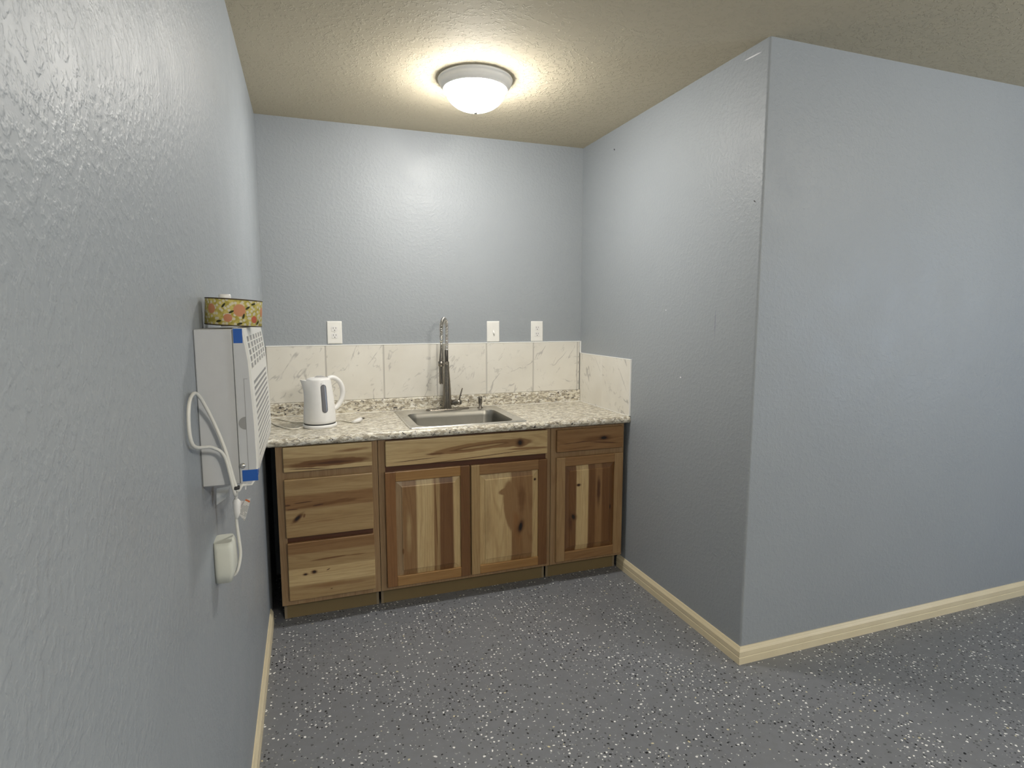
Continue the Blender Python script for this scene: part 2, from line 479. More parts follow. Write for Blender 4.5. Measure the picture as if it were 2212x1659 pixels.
# middle unit: sink base
c2 = cabinet(.519, 1.434, 'wide hickory sink base cabinet with swirled false front over two raised-panel doors')
w4 = wood('hickory_false_front', 'x', [(.738, PALE), (.762, PALE), (.867, PALE)],
          [('b', 1.02, .806, .27, .024, .07, MID, .2, .15), ('b', 1.18, .812, .16, .024, .02, MID, .25, .15), ('b', 1.03, .805, .19, .0115, .07, BRN, .3, .2), ('b', 1.04, .805, .15, .007, .07, TAN, .4, .2), ('b', 1.25, .810, .055, .027, 0, MID, .25, .1),
           ('b', 1.30, .776, .14, .008, -.02, MID, .4, .2), ('b', .80, .786, .06, .007, 0, BRN, .5, .3), ('b', .70, .763, .16, .0022, .05, DRK, .6, .1), ('b', 1.10, .757, .30, .0022, .06, DRK, .6, .1),
           ('b', .86, .744, .25, .0025, .06, BRN, .6, .2), ('knot', 1.251, .810, .012, .013, 0)])
slab(.554, 1.408, .739, .866).build('false_drawer_front', w4, c2)
wL = wood('hickory_left_door_panel', 'z', [(.597, PINK), (.629, MID), (.700, PALE), (.788, MID), (.800, TAN), (.819, BRN), (.890, PALE), (.927, PALE)],
          [('b', .800, .45, .004, .22, .03, BRN, .5, .1), ('b', .63, .30, .006, .02, 0, BRN, .6, .3), ('b', .66, .40, .02, .15, 0, TAN, .9, .3)])
wBr = wood('hickory_dark_stile', 'z', [(0, BRN), (1, BRN)]); wMr = wood('hickory_mid_rail', 'x', [(0, MID), (1, MID)])
wMz = wood('hickory_mid_stile', 'z', [(0, (.26, .13, .048)), (1, MID)])
wPz = wood('hickory_pale_stile', 'z', [(0, TAN), (1, TAN)]); wOr = wood('hickory_amber_rail', 'x', [(0, (.35, .20, .072)), (1, MID)])
door(c2, .549, .976, .121, .711, .599, .927, .172, .661, wL, wMz, wBr, wOr, wOr)
wT = wood('hickory_tan_stile', 'z', [(0, (.355, .235, .115)), (1, MID)])
wR = wood('hickory_right_door_panel', 'z', [(1.032, PALE), (1.204, MID), (1.322, PALE), (1.36, PALE)],
          [('b', 1.205, .47, .050, .155, .10, MID, .2, .12), ('b', 1.175, .555, .050, .022, .15, MID, .3, .15), ('b', 1.07, .40, .03, .22, 0, TAN, .9, .3), ('b', 1.26, .50, .03, .12, 0, BRN, .8, .4),
           ('b', 1.235, .35, .03, .13, .1, (.25, .125, .045), .8, .4), ('knot', 1.255, .351, .010, .026, -.2), ('knot', 1.338, .602, .004, .005, 0)])
door(c2, .984, 1.408, .121, .708, 1.030, 1.357, .167, .655, wR, wPz, wBr, wMr, wOr)
MB().box((.553, FY-.0006, .704), (1.404, FY+.001, .744)).build('rail_shade_strip', M_rail_shade, c2)  # strip above the doors, its dark colour includes the shade there
MB().box((.556, FY-.0006, .862), (1.404, FY+.001, .8735)).build('rail_shade_strip', M_rail_shade, c2)  # strip added under the counter, overhang shade painted as dark wood
# right unit
c3 = cabinet(1.434, 1.884, 'narrow hickory base cabinet with one drawer over one door, beside the right wall')
w5 = wood('hickory_right_drawer', 'x', [(.735, MID), (.80, MID), (.862, TAN)],
          [('b', 1.66, .79, .22, .004, .05, DRK, .6, .3), ('b', 1.75, .775, .12, .004, -.1, DRK, .6, .3), ('b', 1.60, .755, .13, .004, .05, BRN, .6, .3), ('b', 1.70, .80, .16, .022, 0, BRN, .8, .4), ('knot', 1.746, .801, .020, .009, 0)])
slab(1.464, 1.868, .738, .860).build('drawer_front', w5, c3)
w6 = wood('hickory_narrow_door_panel', 'z', [(1.515, BRN), (1.583, PALE), (1.656, BRN), (1.70, MID), (1.74, BRN), (1.82, BRN)],
          [('b', 1.55, .35, .02, .08, 0, DRK, .9, .3), ('knot', 1.596, .546, .007, .005, 0), ('knot', 1.566, .368, .010, .016, .4), ('knot', 1.796, .40, .004, .014, 0), ('b', 1.72, .50, .015, .12, 0, DRK, .9, .4)])
door(c3, 1.464, 1.870, .119, .706, 1.515, 1.818, .172, .657, w6, wT, wT, wMr, wMr)

# ------------------------------------------------------------ countertop
CT = .914
ct = thing('countertop', (W/2, -.32, .876), 'cream and brown speckled laminate countertop running wall to wall over the cabinets', 'countertop')
def edge_profile(y0, y1, front):
    # y0 front (more negative); rounded nose when front
    if not front: return [(y0, .876), (y0, CT), (y1, CT), (y1, .876)]
    p = []
    for k in range(9):
        a = -PI/2 + PI*k/8
        p.append((y0 + .016 - .016*math.cos(a)*1.0, .895 + .019*math.sin(a)))
    return p + [(y1, CT), (y1, .876)]
hx0, hx1, hy0, hy1 = .715, 1.265, -.575, -.145
mb = MB()
mb.extr(edge_profile(-.645, hy0, True), .001, W-.001, 'x', False)
mb.extr(edge_profile(hy1, -.002, False), .001, W-.001, 'x')
mb.extr(edge_profile(hy0, hy1, False), .001, hx0, 'x')
mb.extr(edge_profile(hy0, hy1, False), hx1, W-.001, 'x')
slabo = mb.build('counter_slab', M_gran, ct)
for f in slabo.data.polygons:
    f.use_smooth = False
mb = MB()
BS = .075
mb.extr([(-.003, CT), (-.022, CT), (-.022, CT+BS-.006), (-.020, CT+BS-.001), (-.017, CT+BS), (-.003, CT+BS)], .001, W-.0105, 'x')
mb.build('backsplash_lip', M_gran, ct)
MB().box((.002, -.0225, CT), (W-.011, -.0245+.003, CT+.0025)).build('caulk_seam', M_caulk, ct)

# tile backsplashes
ZT = 1.3064
tb = thing('tile_backsplash', (W/2, 0, CT+BS), 'row of marble-look wall tiles along the back wall above the countertop', 'backsplash')
mb = MB()
joints = [.002, .310, .632, .948, 1.258, 1.569, 1.878, W-.0095]
for a, b in zip(joints, joints[1:]):
    mb.box((a+.0042, -.010, CT+BS+.001), (b-.0042, -.001, ZT-.003), .0008, 1)
mb.build('tiles', M_tileB, tb)
MB().box((.002, -.0085, CT+BS+.001), (W-.010, -.0008, ZT-.003)).build('grout', M_grout, tb)
MB().box((.002, -.0115, ZT-.004), (W-.0095, -.0005, ZT+.0015), .001, 1).build('edge_trim', M_caulk, tb)
ts = thing('tile_side_splash', (W, -.33, CT), 'single large marble-look tile on the right wall at the end of the countertop', 'backsplash')
mb = MB().box((W-.0085, -.640, CT+.002), (W-.0005, -.0125, 1.229), .0008, 1); mb.build('tile', M_tileR, ts)
mb = MB().box((W-.0095, -.640, 1.228), (W-.0003, -.0125, 1.2325), .0008, 1)
mb.box((W-.0095, -.6435, CT+.002), (W-.0003, -.6395, 1.2325), .0008, 1)
mb.box((W-.0095, -.0125, 1.2325), (W-.0003, -.0005, ZT+.0015), .0008, 1)
mb.build('edge_trim', M_caulk, ts)
MB().box((W-.011, -.640, CT+.0003), (W-.0085, -.024, CT+.003), .0006, 1).build('caulk_seam', M_caulk, ts)

# ------------------------------------------------------------ sink
sx0, sx1, sy0, sy1 = .678, 1.303, -.600, -.045
sk = thing('kitchen_sink', ((sx0+sx1)/2, -.32, CT), 'stainless steel drop-in single bowl sink set in the speckled countertop', 'sink')
bx0, bx1, by0, by1 = .733, 1.248, -.562, -.160
mb = MB()
mb.loft([rrect(sx0, sx1, sy0, sy1, .012, CT+.0003), rrect(sx0, sx1, sy0, sy1, .012, CT+.003), rrect(sx0+.003, sx1-.003, sy0+.003, sy1-.003, .012, CT+.0052),
         rrect(sx0+.009, sx1-.009, sy0+.009, sy1-.009, .012, CT+.0052), rrect(sx0+.013, sx1-.013, sy0+.013, sy1-.013, .012, CT+.0028),
         rrect(bx0-.006, bx1+.006, by0-.006, by1+.006, .058, CT+.0030), rrect(bx0, bx1, by0, by1, .055, CT+.0010)], True, False, False)
mb.build('rim', M_steel, sk)
mb = MB()
rr = [rrect(bx0, bx1, by0, by1, .055, CT+.0010), rrect(bx0+.003, bx1-.003, by0+.003, by1-.003, .055, CT-.006)]
for k, (i, z) in enumerate([(.006, -.03), (.012, -.13), (.018, -.155), (.032, -.170), (.05, -.176), (.18, -.180)]):
    rr.append(rrect(bx0+i, bx1-i, by0+i, by1-i, min(.055, max(.02, .055)), CT+z))
mb.loft(rr, True, False, True)
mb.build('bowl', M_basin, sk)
dc = ((bx0+bx1)/2, -.37, CT-.180)
MB().lathe([(.0, .003), (.030, .003), (.036, .004), (.042, .0025), (.043, .0)], dc, 32).build('drain', M_chrome, sk)

# ------------------------------------------------------------ faucet
fx, fy = .988, -.088; FZ = CT+.003
fa = thing('spring_faucet', (fx, fy, FZ), 'tall brushed nickel pull-down faucet with open coil spring neck behind the sink', 'faucet')
mb = MB(); mb.loft([rrect(fx-.128, fx+.134, fy-.028, fy+.026, .026, FZ), rrect(fx-.128, fx+.134, fy-.028, fy+.026, .026, FZ+.004), rrect(fx-.124, fx+.130, fy-.024, fy+.022, .022, FZ+.008)], True, False, True)
mb.build('deck_plate', M_nickel, fa)
body = MB().lathe([(.0262, .008), (.0262, .02), (.0255, .06), (.0232, .12), (.0198, .18), (.0160, .23), (.0150, .262), (.0148, .284), (.0135, .286), (.0, .286)], (fx, fy, FZ), 40).build('body', M_nickel, fa)
MB().lathe([(.0100, .286), (.0105, .288), (.0105, .352), (.0095, .354), (.0, .354)], (fx, fy, FZ), 28).build('neck_collar', M_dmetal, fa)
# arch path
ex, ey = .924, -.245
top = 1.452
pts = []
z0 = FZ+.350
zs = 1.385
for k in range(12): pts.append(V(fx + .003*k/11, fy, z0+(zs-z0)*k/11))
hx, hy = (ex-fx-.003)/2, (ey-fy)/2
for k in range(1, 33):
    a = PI*k/32
    pts.append(V(fx+.003+hx*(1-math.cos(a)), fy+hy*(1-math.cos(a)), zs + (top-zs)*math.sin(a)))
ze = 1.352
for k in range(1, 8): pts.append(V(ex, ey, zs+(ze-zs)*k/7))
MB().tube(pts, .0055, 10).build('hose', M_dmetal, fa)
# coil
L = [0]
for a, b in zip(pts, pts[1:]): L.append(L[-1]+(b-a).length)
def at(s):
    for i in range(len(L)-1):
        if s <= L[i+1]:
            t = (s-L[i])/(L[i+1]-L[i]); return pts[i].lerp(pts[i+1], t), (pts[i+1]-pts[i]).normalized()
    return pts[-1], (pts[-1]-pts[-2]).normalized()
side = V(-(ey-fy), (ex-fx), 0).normalized()
hel = []; pitch = .0088; turns = L[-1]/pitch; nst = int(turns*12)
for k in range(nst+1):
    p, t = at(L[-1]*k/nst)
    n1 = side; n2 = t.cross(n1).normalized(); a = 2*PI*k/12
    hel.append(p + n1*.0102*math.cos(a) + n2*.0102*math.sin(a))
MB().tube(hel, .0019, 6).build('spring', M_chrome, fa)
MB().tube([V(ex, ey, ze+.006), V(ex, ey, ze-.018), V(ex, ey, ze-.026)], [.0105, .0105, .008], 20).build('spring_ferrule', M_chrome, fa)
sh = MB().tube([V(ex-.001, ey+.001, ze-.024), V(ex-.001, ey, 1.29), V(ex-.002, ey, 1.26), V(ex-.003, ey, 1.225), V(ex-.003, ey, 1.205), V(ex-.004, ey, 1.20), V(ex-.004, ey, 1.10), V(ex-.004, ey, 1.090)],
          [.0060, .0065, .0090, .0125, .0130, .0118, .0122, .0105], 24).build('spray_head', M_nickel, fa)
# docking arm from the post to the spray head
mb = MB(); d = V(ex-.004-fx, ey-fy, 0)
mb.tube([V(fx, fy, 1.196), V(fx, fy, 1.196)+d*.3, V(fx, fy, 1.197)+d*.86], .0060, 12)
mb.lathe([(.0125, -.012), (.0165, -.012), (.0165, .014), (.0125, .014), (.0125, -.012)], (ex-.004, ey, 1.203), 28)
mb.build('docking_arm', M_nickel, fa)
mb = MB(); mb.lathe([(.0, .016), (.0150, .016), (.0150, .062), (.0158, .063), (.0158, .084), (.014, .086), (.0, .086)], (fx, fy, .958), 28, axis='x')
hd = mb.build('handle', M_nickel, fa)
MB().tube([V(fx+.074, fy, .966), V(fx+.079, fy, .990), V(fx+.092, fy, 1.034), V(fx+.095, fy, 1.042)], [.0048, .0040, .0042, .0030], 12, ry=[.006, .0055, .0062, .004]).build('lever', M_nickel, hd)

sd = thing('soap_dispenser', (1.190, -.098, FZ), 'small brushed nickel soap pump stub on the sink rim right of the faucet', 'soap dispenser')
MB().lathe([(.0185, 0), (.0185, .003), (.016, .0055), (.0095, .008), (.0085, .022)], (1.190, -.098, FZ), 28, True).build('base', M_nickel, sd)
mb = MB().lathe([(.0085, .022), (.0115, .024), (.0125, .030), (.0125, .066), (.0110, .070), (.0, .071)], (1.190, -.098, FZ), 28)
mb.tube([V(1.190, -.100, FZ+.060), V(1.186, -.125, FZ+.061), V(1.184, -.140, FZ+.056)], [.0065, .0055, .0045], 12)
mb.build('pump_head', M_nickel, sd)

# ------------------------------------------------------------ outlets and switch
def plate(name, cx, cz, label, cat, grp=None, w=.081, h=.127):
    o = thing(name, (cx, 0, cz), label, cat, grp)
    mb = MB(); b = [(0, .0005), (0, .0035), (.0035, .0062), (.005, .0065)]
    mb.loft([rrect(cx-w/2+i, cx+w/2-i, cz-h/2+i, cz+h/2-i, .003, 0) for i, _ in b], True, False, True)
    ring_n = 28
    mb.bm.verts.ensure_lookup_table()
    for k, v in enumerate(mb.bm.verts):
        y = -b[k//ring_n][1]; v.co = Vector((v.co.x, y, v.co.y))
    mb.build('cover_plate', M_plate, o)
    return o
def outlet(cx, cz, label):
    o = plate('wall_outlet', cx, cz, label, 'outlet', 'duplex outlets on the back wall')
    for s in (.0195, -.0195):
        mb = MB()
        out = []
        for k in range(40):
            a = 2*PI*k/40; X_ = max(-.0168, min(.0168, .0205*math.cos(a))); Z_ = max(-.0140, min(.0140, .0172*math.sin(a)))
            out.append((cx+X_, cz+s+Z_))
        mb.loft([[(x, -.006, z) for x, z in out], [(x, -.0085, z) for x, z in out]], True, False, True, False)
        rc = mb.build('receptacle', M_white, o)
        mb = MB()
        mb.box((cx-.0080, -.0089, cz+s+.0005), (cx-.0058, -.0080, cz+s+.0095)); mb.box((cx+.0055, -.0089, cz+s+.0015), (cx+.0077, -.0080, cz+s+.0090))
        mb.lathe([(.0026, -.0089), (.0026, -.0080)], (cx, 0, cz+s-.0070), 14, True, True, 'y')
        mb.build('slots', M_slot, rc)
    MB().lathe([(.003, -.0080), (.003, -.006)], (cx, 0, cz), 14, True, True, 'y').build('screw', M_white, o)
outlet(.365, 1.3775, 'white duplex outlet on the back wall above the kettle')
outlet(1.5955, 1.3735, 'white duplex outlet on the back wall nearest the right wall')
sw = plate('light_switch', 1.304, 1.3745, 'white toggle light switch plate on the back wall, between faucet and right outlet', 'light switch')
MB().box((1.304-.0055, -.0078, 1.3745-.0125), (1.304+.0055, -.006, 1.3745+.0125), .0008, 1).build('bezel', M_plate, sw)
mb = MB(); mb.loft([[(1.304-.0045, -.0075, 1.370), (1.304+.0045, -.0075, 1.370), (1.304+.0045, -.0075, 1.382), (1.304-.0045, -.0075, 1.382)],
                    [(1.304-.0036, -.0175, 1.362), (1.304+.0036, -.0175, 1.362), (1.304+.0036, -.0175, 1.368), (1.304-.0036, -.0175, 1.368)]], True, True, True, False)
mb.build('toggle', M_white, sw)
for s in (.030, -.030): MB().lathe([(.0028, -.0078), (.0028, -.006)], (1.304, 0, 1.3745+s), 14, True, True, 'y').build('screw', M_white, sw)

# ------------------------------------------------------------ kettle
kx, ky = .262, -.378
ke = thing('electric_kettle', (kx, ky, CT), 'white plastic electric kettle with grey water window on the left of the counter', 'kettle')
sp = PI + .32      # spout heading; the handle is opposite
def krad(z):       # body radius against height above the counter
    t = (z-.021)/(.225-.021)
    return .0755 - .019*t + .003*math.sin(PI*t)
mb = MB(); rings = []
NZ = 26
for j in range(NZ+1):
    z = .021+(.225-.021)*j/NZ; ring = []
    for i in range(72):
        a = 2*PI*i/72; d = (a-sp+PI) % (2*PI)-PI
        k = max(0, (z-.120)/.105)
        R_ = krad(z) + .030*(k**1.9)*math.exp(-(d/.42)**2)
        zz = z + (.006*k*math.exp(-(d/.35)**2))
        if j == 0: R_ -= .004
        ring.append((kx+R_*math.cos(a), ky+R_*math.sin(a), CT+zz))
    rings.append(ring)
mb.loft(rings, True, True, False)
# inner lip
rim = rings[-1]
mb.loft([rim, [(kx+(p[0]-kx)*.93, ky+(p[1]-ky)*.93, p[2]-.001) for p in rim], [(kx+(p[0]-kx)*.90, ky+(p[1]-ky)*.90, p[2]-.012) for p in rim]], True, False, True)
bo = mb.build('body', M_white, ke)
MB().lathe([(.072, .0), (.0785, .001), (.0790, .010), (.0770, .0155), (.070, .0165), (.0, .0165)], (kx, ky, CT), 56).build('base', M_white, ke)
MB().lathe([(.0725, .016), (.0725, .0215)], (kx, ky, CT), 48).build('base_gap', M_slot, ke)
mb = MB(); mb.lathe([(.0545, .2225), (.0545, .228), (.050, .2325), (.038, .2365), (.018, .2385), (.0, .239)], (kx, ky, CT), 48)
lid = mb.build('lid', M_white, ke)
mb = MB(); hd_ = V(math.cos(sp+PI), math.sin(sp+PI), 0)
pc = V(kx, ky, CT+.2375)
mb.tube([pc - hd_*.024 + V(0, 0, -.003), pc - hd_*.004 + V(0, 0, .004), pc + hd_*.016 + V(0, 0, .0035), pc + hd_*.036 + V(0, 0, -.001)], [.001, .004, .004, .002], 12, ry=[.004, .014, .015, .012])
mb.build('lid_button', plain('grey_lid_catch', (.42, .41, .40), .4), lid)
hp = [(.046, .228), (.062, .2325), (.080, .2285), (.100, .212), (.113, .188), (.1175, .160), (.113, .130), (.101, .105), (.086, .088), (.072, .079), (.066, .076)]
path = smooth_path([V(kx, ky, CT+h)+hd_*r_ for r_, h in hp], 5)
nP = len(path)
MB().tube(path, [.0105 + .0015*math.sin(PI*k/(nP-1)) - (.003 if k > nP-8 else 0) for k in range(nP)], 16, ry=[.0125 for k in range(nP)]).build('handle', M_white, ke)
# water window: long capsule wrapped on the body
def capsule(w, h, off, z0, a0, nm, m, par):
    mb = MB(); rows = []
    nrow = 32
    for j in range(nrow+1):
        tz = -h/2*math.cos(PI*j/nrow)
        q = abs(tz) - (h/2-w/2)
        hw = w/2 if q <= 0 else math.sqrt(max(0, (w/2)**2-q*q))
        row = []
        for i in range(9):
            s_ = -hw + 2*hw*i/8; z = z0+tz; R_ = krad(z)+off; a = a0 + s_/R_
            row.append((kx+R_*math.cos(a), ky+R_*math.sin(a), CT+z))
        rows.append(row)
    mb.loft(rows, False, False, False)
    # skirt back into the body so that the piece has thickness
    edge = [r_[0] for r_ in rows] + [r_[-1] for r_ in reversed(rows)]
    mb.loft([edge, [(kx+(p[0]-kx)*.96, ky+(p[1]-ky)*.96, p[2]) for p in edge]], True, False, False)
    o = mb.build(nm, m, par)
    return o
wa = -PI/2 + .34
ww = capsule(.0270, .132, .0014, .1415, wa, 'water_window_frame', plain('dark_window_frame', (.085, .085, .09), .35), ke)
capsule(.0205, .125, .0022, .1415, wa, 'water_window', plain('smoked_water_window', (.17, .17, .18), .18), ww)
MB().box((kx+.010, ky-.0605, CT+.2085), (kx+.013, ky-.0585, CT+.214), .0004, 1).build('printed_mark', plain('pale_grey_print', (.60, .60, .60), .4), ke)
cz = CT+.0035
cpts = [(kx-.074, -.405, cz+.004), (.150, -.425, cz), (.117, -.406, cz), (.058, -.283, cz), (.030, -.180, cz), (.030, -.125, cz), (.055, -.105, cz), (.112, -.200, cz), (.169, -.262, cz), (.25, -.275, cz), (.348, -.262, cz), (.388, -.302, cz), (.418, -.350, cz)]
kc = MB().tube(smooth_path(cpts, 8), .0030, 8).build('power_cord', plain('ivory_cord', (.72, .68, .58), .45), ke)
mb = MB(); mb.tube([V(.412, -.345, cz+.001), V(.424, -.352, cz+.004), V(.440, -.345, cz+.008), V(.456, -.325, cz+.010)], [.0045, .008, .011, .0105], 12, ry=[.0045, .009, .013, .013])
pl = mb.build('plug', M_white, kc)
mb = MB(); mb.box((.4545, -.325, cz+.011), (.4755, -.3235, cz+.017)); mb.box((.4545, -.313, cz+.011), (.4755, -.3115, cz+.017))
pr_ = mb.build('prongs', M_dmetal, pl) if False else mb.build('prong', M_dmetal, kc)

ke.scale = (1.055, 1.055, 1.055)

# ------------------------------------------------------------ ceiling light
lx, ly = .968, -.81
cl = thing('ceiling_light', (lx, ly, H), 'lit round flush-mount ceiling light with frosted dome and white metal pan', 'ceiling light')
MB().lathe([(.150, 0), (.164, -.001), (.167, -.006), (.166, -.011), (.162, -.013), (.161, -.020), (.156, -.030), (.149, -.038), (.145, -.042), (.144, -.047), (.139, -.048), (.137, -.044), (.137, -.020), (.0, -.015)], (lx, ly, H), 72).build('pan', plain('satin_white_pan', (.90, .90, .89), .35), cl)
prof = [(.136, -.040), (.1365, -.048)]
for k in range(1, 15):
    a = PI/2*k/14; prof.append((.134*math.cos(a)**.9 if k < 14 else .0, -.048-.086*math.sin(a)**1.08))
glass = NT('frosted_lit_glass'); glass.fin((.9, .9, .88), .3)
glass.p.inputs['Emission Color'].default_value = (1, .965, .905, 1); glass.p.inputs['Emission Strength'].default_value = LAMP_E
MB().lathe(prof, (lx, ly, H), 72).build('dome', glass.m, cl)
MB().lathe([(.004, -.128), (.010, -.134), (.012, -.138), (.009, -.143), (.005, -.147), (.0, -.148)], (lx, ly, H), 24).build('finial', plain('grey_finial', (.25, .25, .24), .4), cl)

# ------------------------------------------------------------ air conditioner on the left wall
AY0, AY1, AZ0, AZ1 = -2.130, -1.650, 1.122, 1.448
ac = thing('air_conditioner', (.0, (AY0+AY1)/2, AZ0), 'white room air conditioner with vent grid and louvres mounted on the left wall', 'air conditioner')
M_acg = plain('grey_housing', (.50, .51, .52), .45); M_ac = plain('warm_white_bezel', (.78, .77, .73), .35); M_acd = plain('grey_grille_recess', (.27, .27, .265), .6)
MB().box((.0005, AY0+.004, AZ0), (.072, AY1-.004, AZ1-.002), .002, 1).build('housing', M_acg, ac)
def fxz(z):
    pts_ = [(1.119, .094), (1.127, .101), (1.140, .1060), (1.165, .1085), (1.25, .1075), (1.345, .1035), (1.38, .102), (1.430, .0955), (1.448, .092)]
    for (z0_, x0_), (z1_, x1_) in zip(pts_, pts_[1:]):
        if z <= z1_: return x0_ + (x1_-x0_)*(z-z0_)/(z1_-z0_)
    return pts_[-1][1]
# bezel front with real recesses
ys = [AY0, AY0+.034]
ncol = 6; gx0, gx1 = AY0+.034, AY1-.030
for i in range(ncol):
    a = gx0+(gx1-gx0)*i/ncol; b = gx0+(gx1-gx0)*(i+1)/ncol
    ys += [a+.008 if i else a, b-.008 if i < ncol-1 else b]
ys = sorted(set(round(v, 5) for v in ys)); ys.append(AY1)
def grid_cells(zb, yb, cells, depth, mbf, mbr):
    pass
mbf = MB(); mbr = MB()
def quad(m, P): m.bm.faces.new([m.bm.verts.new(p) for p in P])
def front_patch(y0, y1, z0, z1, rec=0):
    n = max(1, int((z1-z0)/.012))
    for k in range(n):
        a = z0+(z1-z0)*k/n; b = z0+(z1-z0)*(k+1)/n
        tgt = mbr if rec else mbf
        quad(tgt, [(fxz(a)-rec, y0, a), (fxz(a)-rec, y1, a), (fxz(b)-rec, y1, b), (fxz(b)-rec, y0, b)])
        if rec:
            for y in (y0, y1): quad(mbf, [(fxz(a), y, a), (fxz(b), y, b), (fxz(b)-rec, y, b), (fxz(a)-rec, y, a)])
    if rec:
        for z in (z0, z1): quad(mbf, [(fxz(z), y0, z), (fxz(z), y1, z), (fxz(z)-rec, y1, z), (fxz(z)-rec, y0, z)])
def region(y0, y1, z0, z1, ny, nz, by, bz, rec):
    # grid of ny x nz recesses with bars of width by, bz between them
    cy = (y1-y0-(ny-1)*by)/ny; cz_ = (z1-z0-(nz-1)*bz)/nz
    for j in range(nz):
        za = z0+j*(cz_+bz)
        for i in range(ny):
            ya = y0+i*(cy+by)
            front_patch(ya, ya+cy, za, za+cz_, rec)
            if i < ny-1: front_patch(ya+cy, ya+cy+by, za, za+cz_)
        if j < nz-1: front_patch(y0, y1, za+cz_, za+cz_+bz)
GY0, GY1 = AY0+.030, AY1-.026
LY0, LY1 = AY0+.048, AY1-.030
front_patch(AY0, AY1, 1.430, 1.448)
front_patch(AY0, GY0, 1.362, 1.430); front_patch(GY1, AY1, 1.362, 1.430)
region(GY0, GY1, 1.362, 1.430, 6, 5, .020, .0026, .0016)
front_patch(AY0, AY1, 1.334, 1.362)
front_patch(AY0, LY0, 1.152, 1.334); front_patch(LY1, AY1, 1.152, 1.334)
region(LY0, LY1, 1.152, 1.334, 1, 14, .0, .0048, .0016)
front_patch(AY0, AY1, 1.119, 1.152)
zz = [1.119+(1.448-1.119)*k/30 for k in range(31)]
for y in (AY0, AY1):
    mbf.bm.faces.new([mbf.bm.verts.new((fxz(z), y, z)) for z in zz] + [mbf.bm.verts.new((.0725, y, 1.448)), mbf.bm.verts.new((.0725, y, 1.119))])
for z in (1.119, 1.448): quad(mbf, [(.0725, AY0, z), (.0725, AY1, z), (fxz(z), AY1, z), (fxz(z), AY0, z)])
quad(mbf, [(.0725, AY0, 1.119), (.0725, AY1, 1.119), (.0725, AY1, 1.448), (.0725, AY0, 1.448)])
bz = mbf.build('front_bezel', M_ac, ac)
mbr.build('grille', M_acd, bz)
# side details on the end that faces the room
zz2 = [1.1215+(1.4455-1.1215)*k/20 for k in range(21)]
mb = MB(); mb.loft([[(.0735, y, 1.1215)] + [(fxz(z)-.0040, y, z) for z in zz2] + [(.0735, y, 1.4455)] for y in (AY0-.0011, AY0+.0005)], True, True, True, False); mb.build('side_panel', M_acg, ac)
mb = MB(); mb.box((.0885, AY0-.0014, 1.150), (.0894, AY0-.0008, 1.345)); mb.box((.0885, AY0-.0014, 1.3441), (.0960, AY0-.0008, 1.3450)); mb.build('panel_seam', M_acd, ac)
mb = MB(); half = [(.0884-.0135*math.sin(PI*k/16), 1.252+.0135*math.cos(PI*k/16)) for k in range(17)]
mb.loft([[(x, AY0-.0018, z) for x, z in half], [(x, AY0, z) for x, z in half]], True, True, True, False)
mb.build('finger_pull', M_acd, ac)
MB().lathe([(.0, -.0045), (.0035, -.004), (.0058, -.0018), (.0062, .0)], (.078, AY0-.001, 1.162), 20, axis='y').build('screw', M_chrome, ac)
M_acc = plain('cord_grey_white', (.68, .67, .62), .45)
cord = MB().tube(smooth_path([(.083, -2.110, 1.119), (.082, -2.136, 1.122), (.076, -2.144, 1.124), (.068, -2.146, 1.114), (.062, -2.146, 1.135), (.047, -2.146, 1.208), (.026, -2.150, 1.275), (.010, -2.19, 1.325), (.008, -2.26, 1.31), (.010, -2.26, 1.24),
                              (.028, -2.175, 1.215), (.0475, -2.153, 1.190), (.060, -2.150, 1.122), (.061, -2.130, 1.100), (.055, -2.06, 1.088), (.048, -2.0, 1.068), (.044, -1.99, 1.03),
                              (.044, -1.99, .99), (.047, -1.99, .95), (.048, -1.99, .915), (.042, -2.0, .885), (.032, -2.0, .872), (.028, -2.0, .885)], 8), .0034, 10).build('power_cord', M_acc, ac)
MB().lathe([(.0, -.003), (.0066, -.003), (.007, 0), (.0066, .003), (.0, .003)], (.0655, -2.147, 1.121), 16).build('twist_tie', M_slot, cord)
mb = MB()
mb.loft([[(x, y, z) for x, y, z in rrect(.0, .034, -2.045, -1.985, .008, .875)], [(x, y, z) for x, y, z in rrect(.0, .042, -2.05, -1.98, .010, .90)], [(x, y, z) for x, y, z in rrect(.0, .040, -2.05, -1.98, .010, .955)], [(x, y, z) for x, y, z in rrect(.0, .036, -2.045, -1.985, .008, .968)]], True, True, True)
mb.build('plug', plain('pale_plug_body', (.62, .63, .56), .45), cord)
def tag_mat():
    n = NT('printed_warning_tag'); x, y, z = n.xyz()
    c = n.mix(0.0, (.82, .80, .77), (.82, .80, .77))
    ln = n.math('GREATER_THAN', n.math('SINE', n.math('MULTIPLY', n.math('ADD', z, n.math('MULTIPLY', x, .5)), 1900)), .1)
    zone = n.math('MULTIPLY', n.math('LESS_THAN', n.math('ADD', z, n.math('MULTIPLY', x, .4)), 1.0635), n.math('GREATER_THAN', n.noise(n.pos, 90, 2), .47))
    c = n.mix(n.math('MULTIPLY', n.math('MULTIPLY', ln, zone), .7), c, (.20, .20, .20))
    st = n.math('ADD', z, n.math('MULTIPLY', x, .55))
    band = n.math('MULTIPLY', n.math('GREATER_THAN', st, 1.0835), n.math('LESS_THAN', st, 1.0885))
    return n.fin(n.mix(band, c, (.75, .20, .06)), .5)
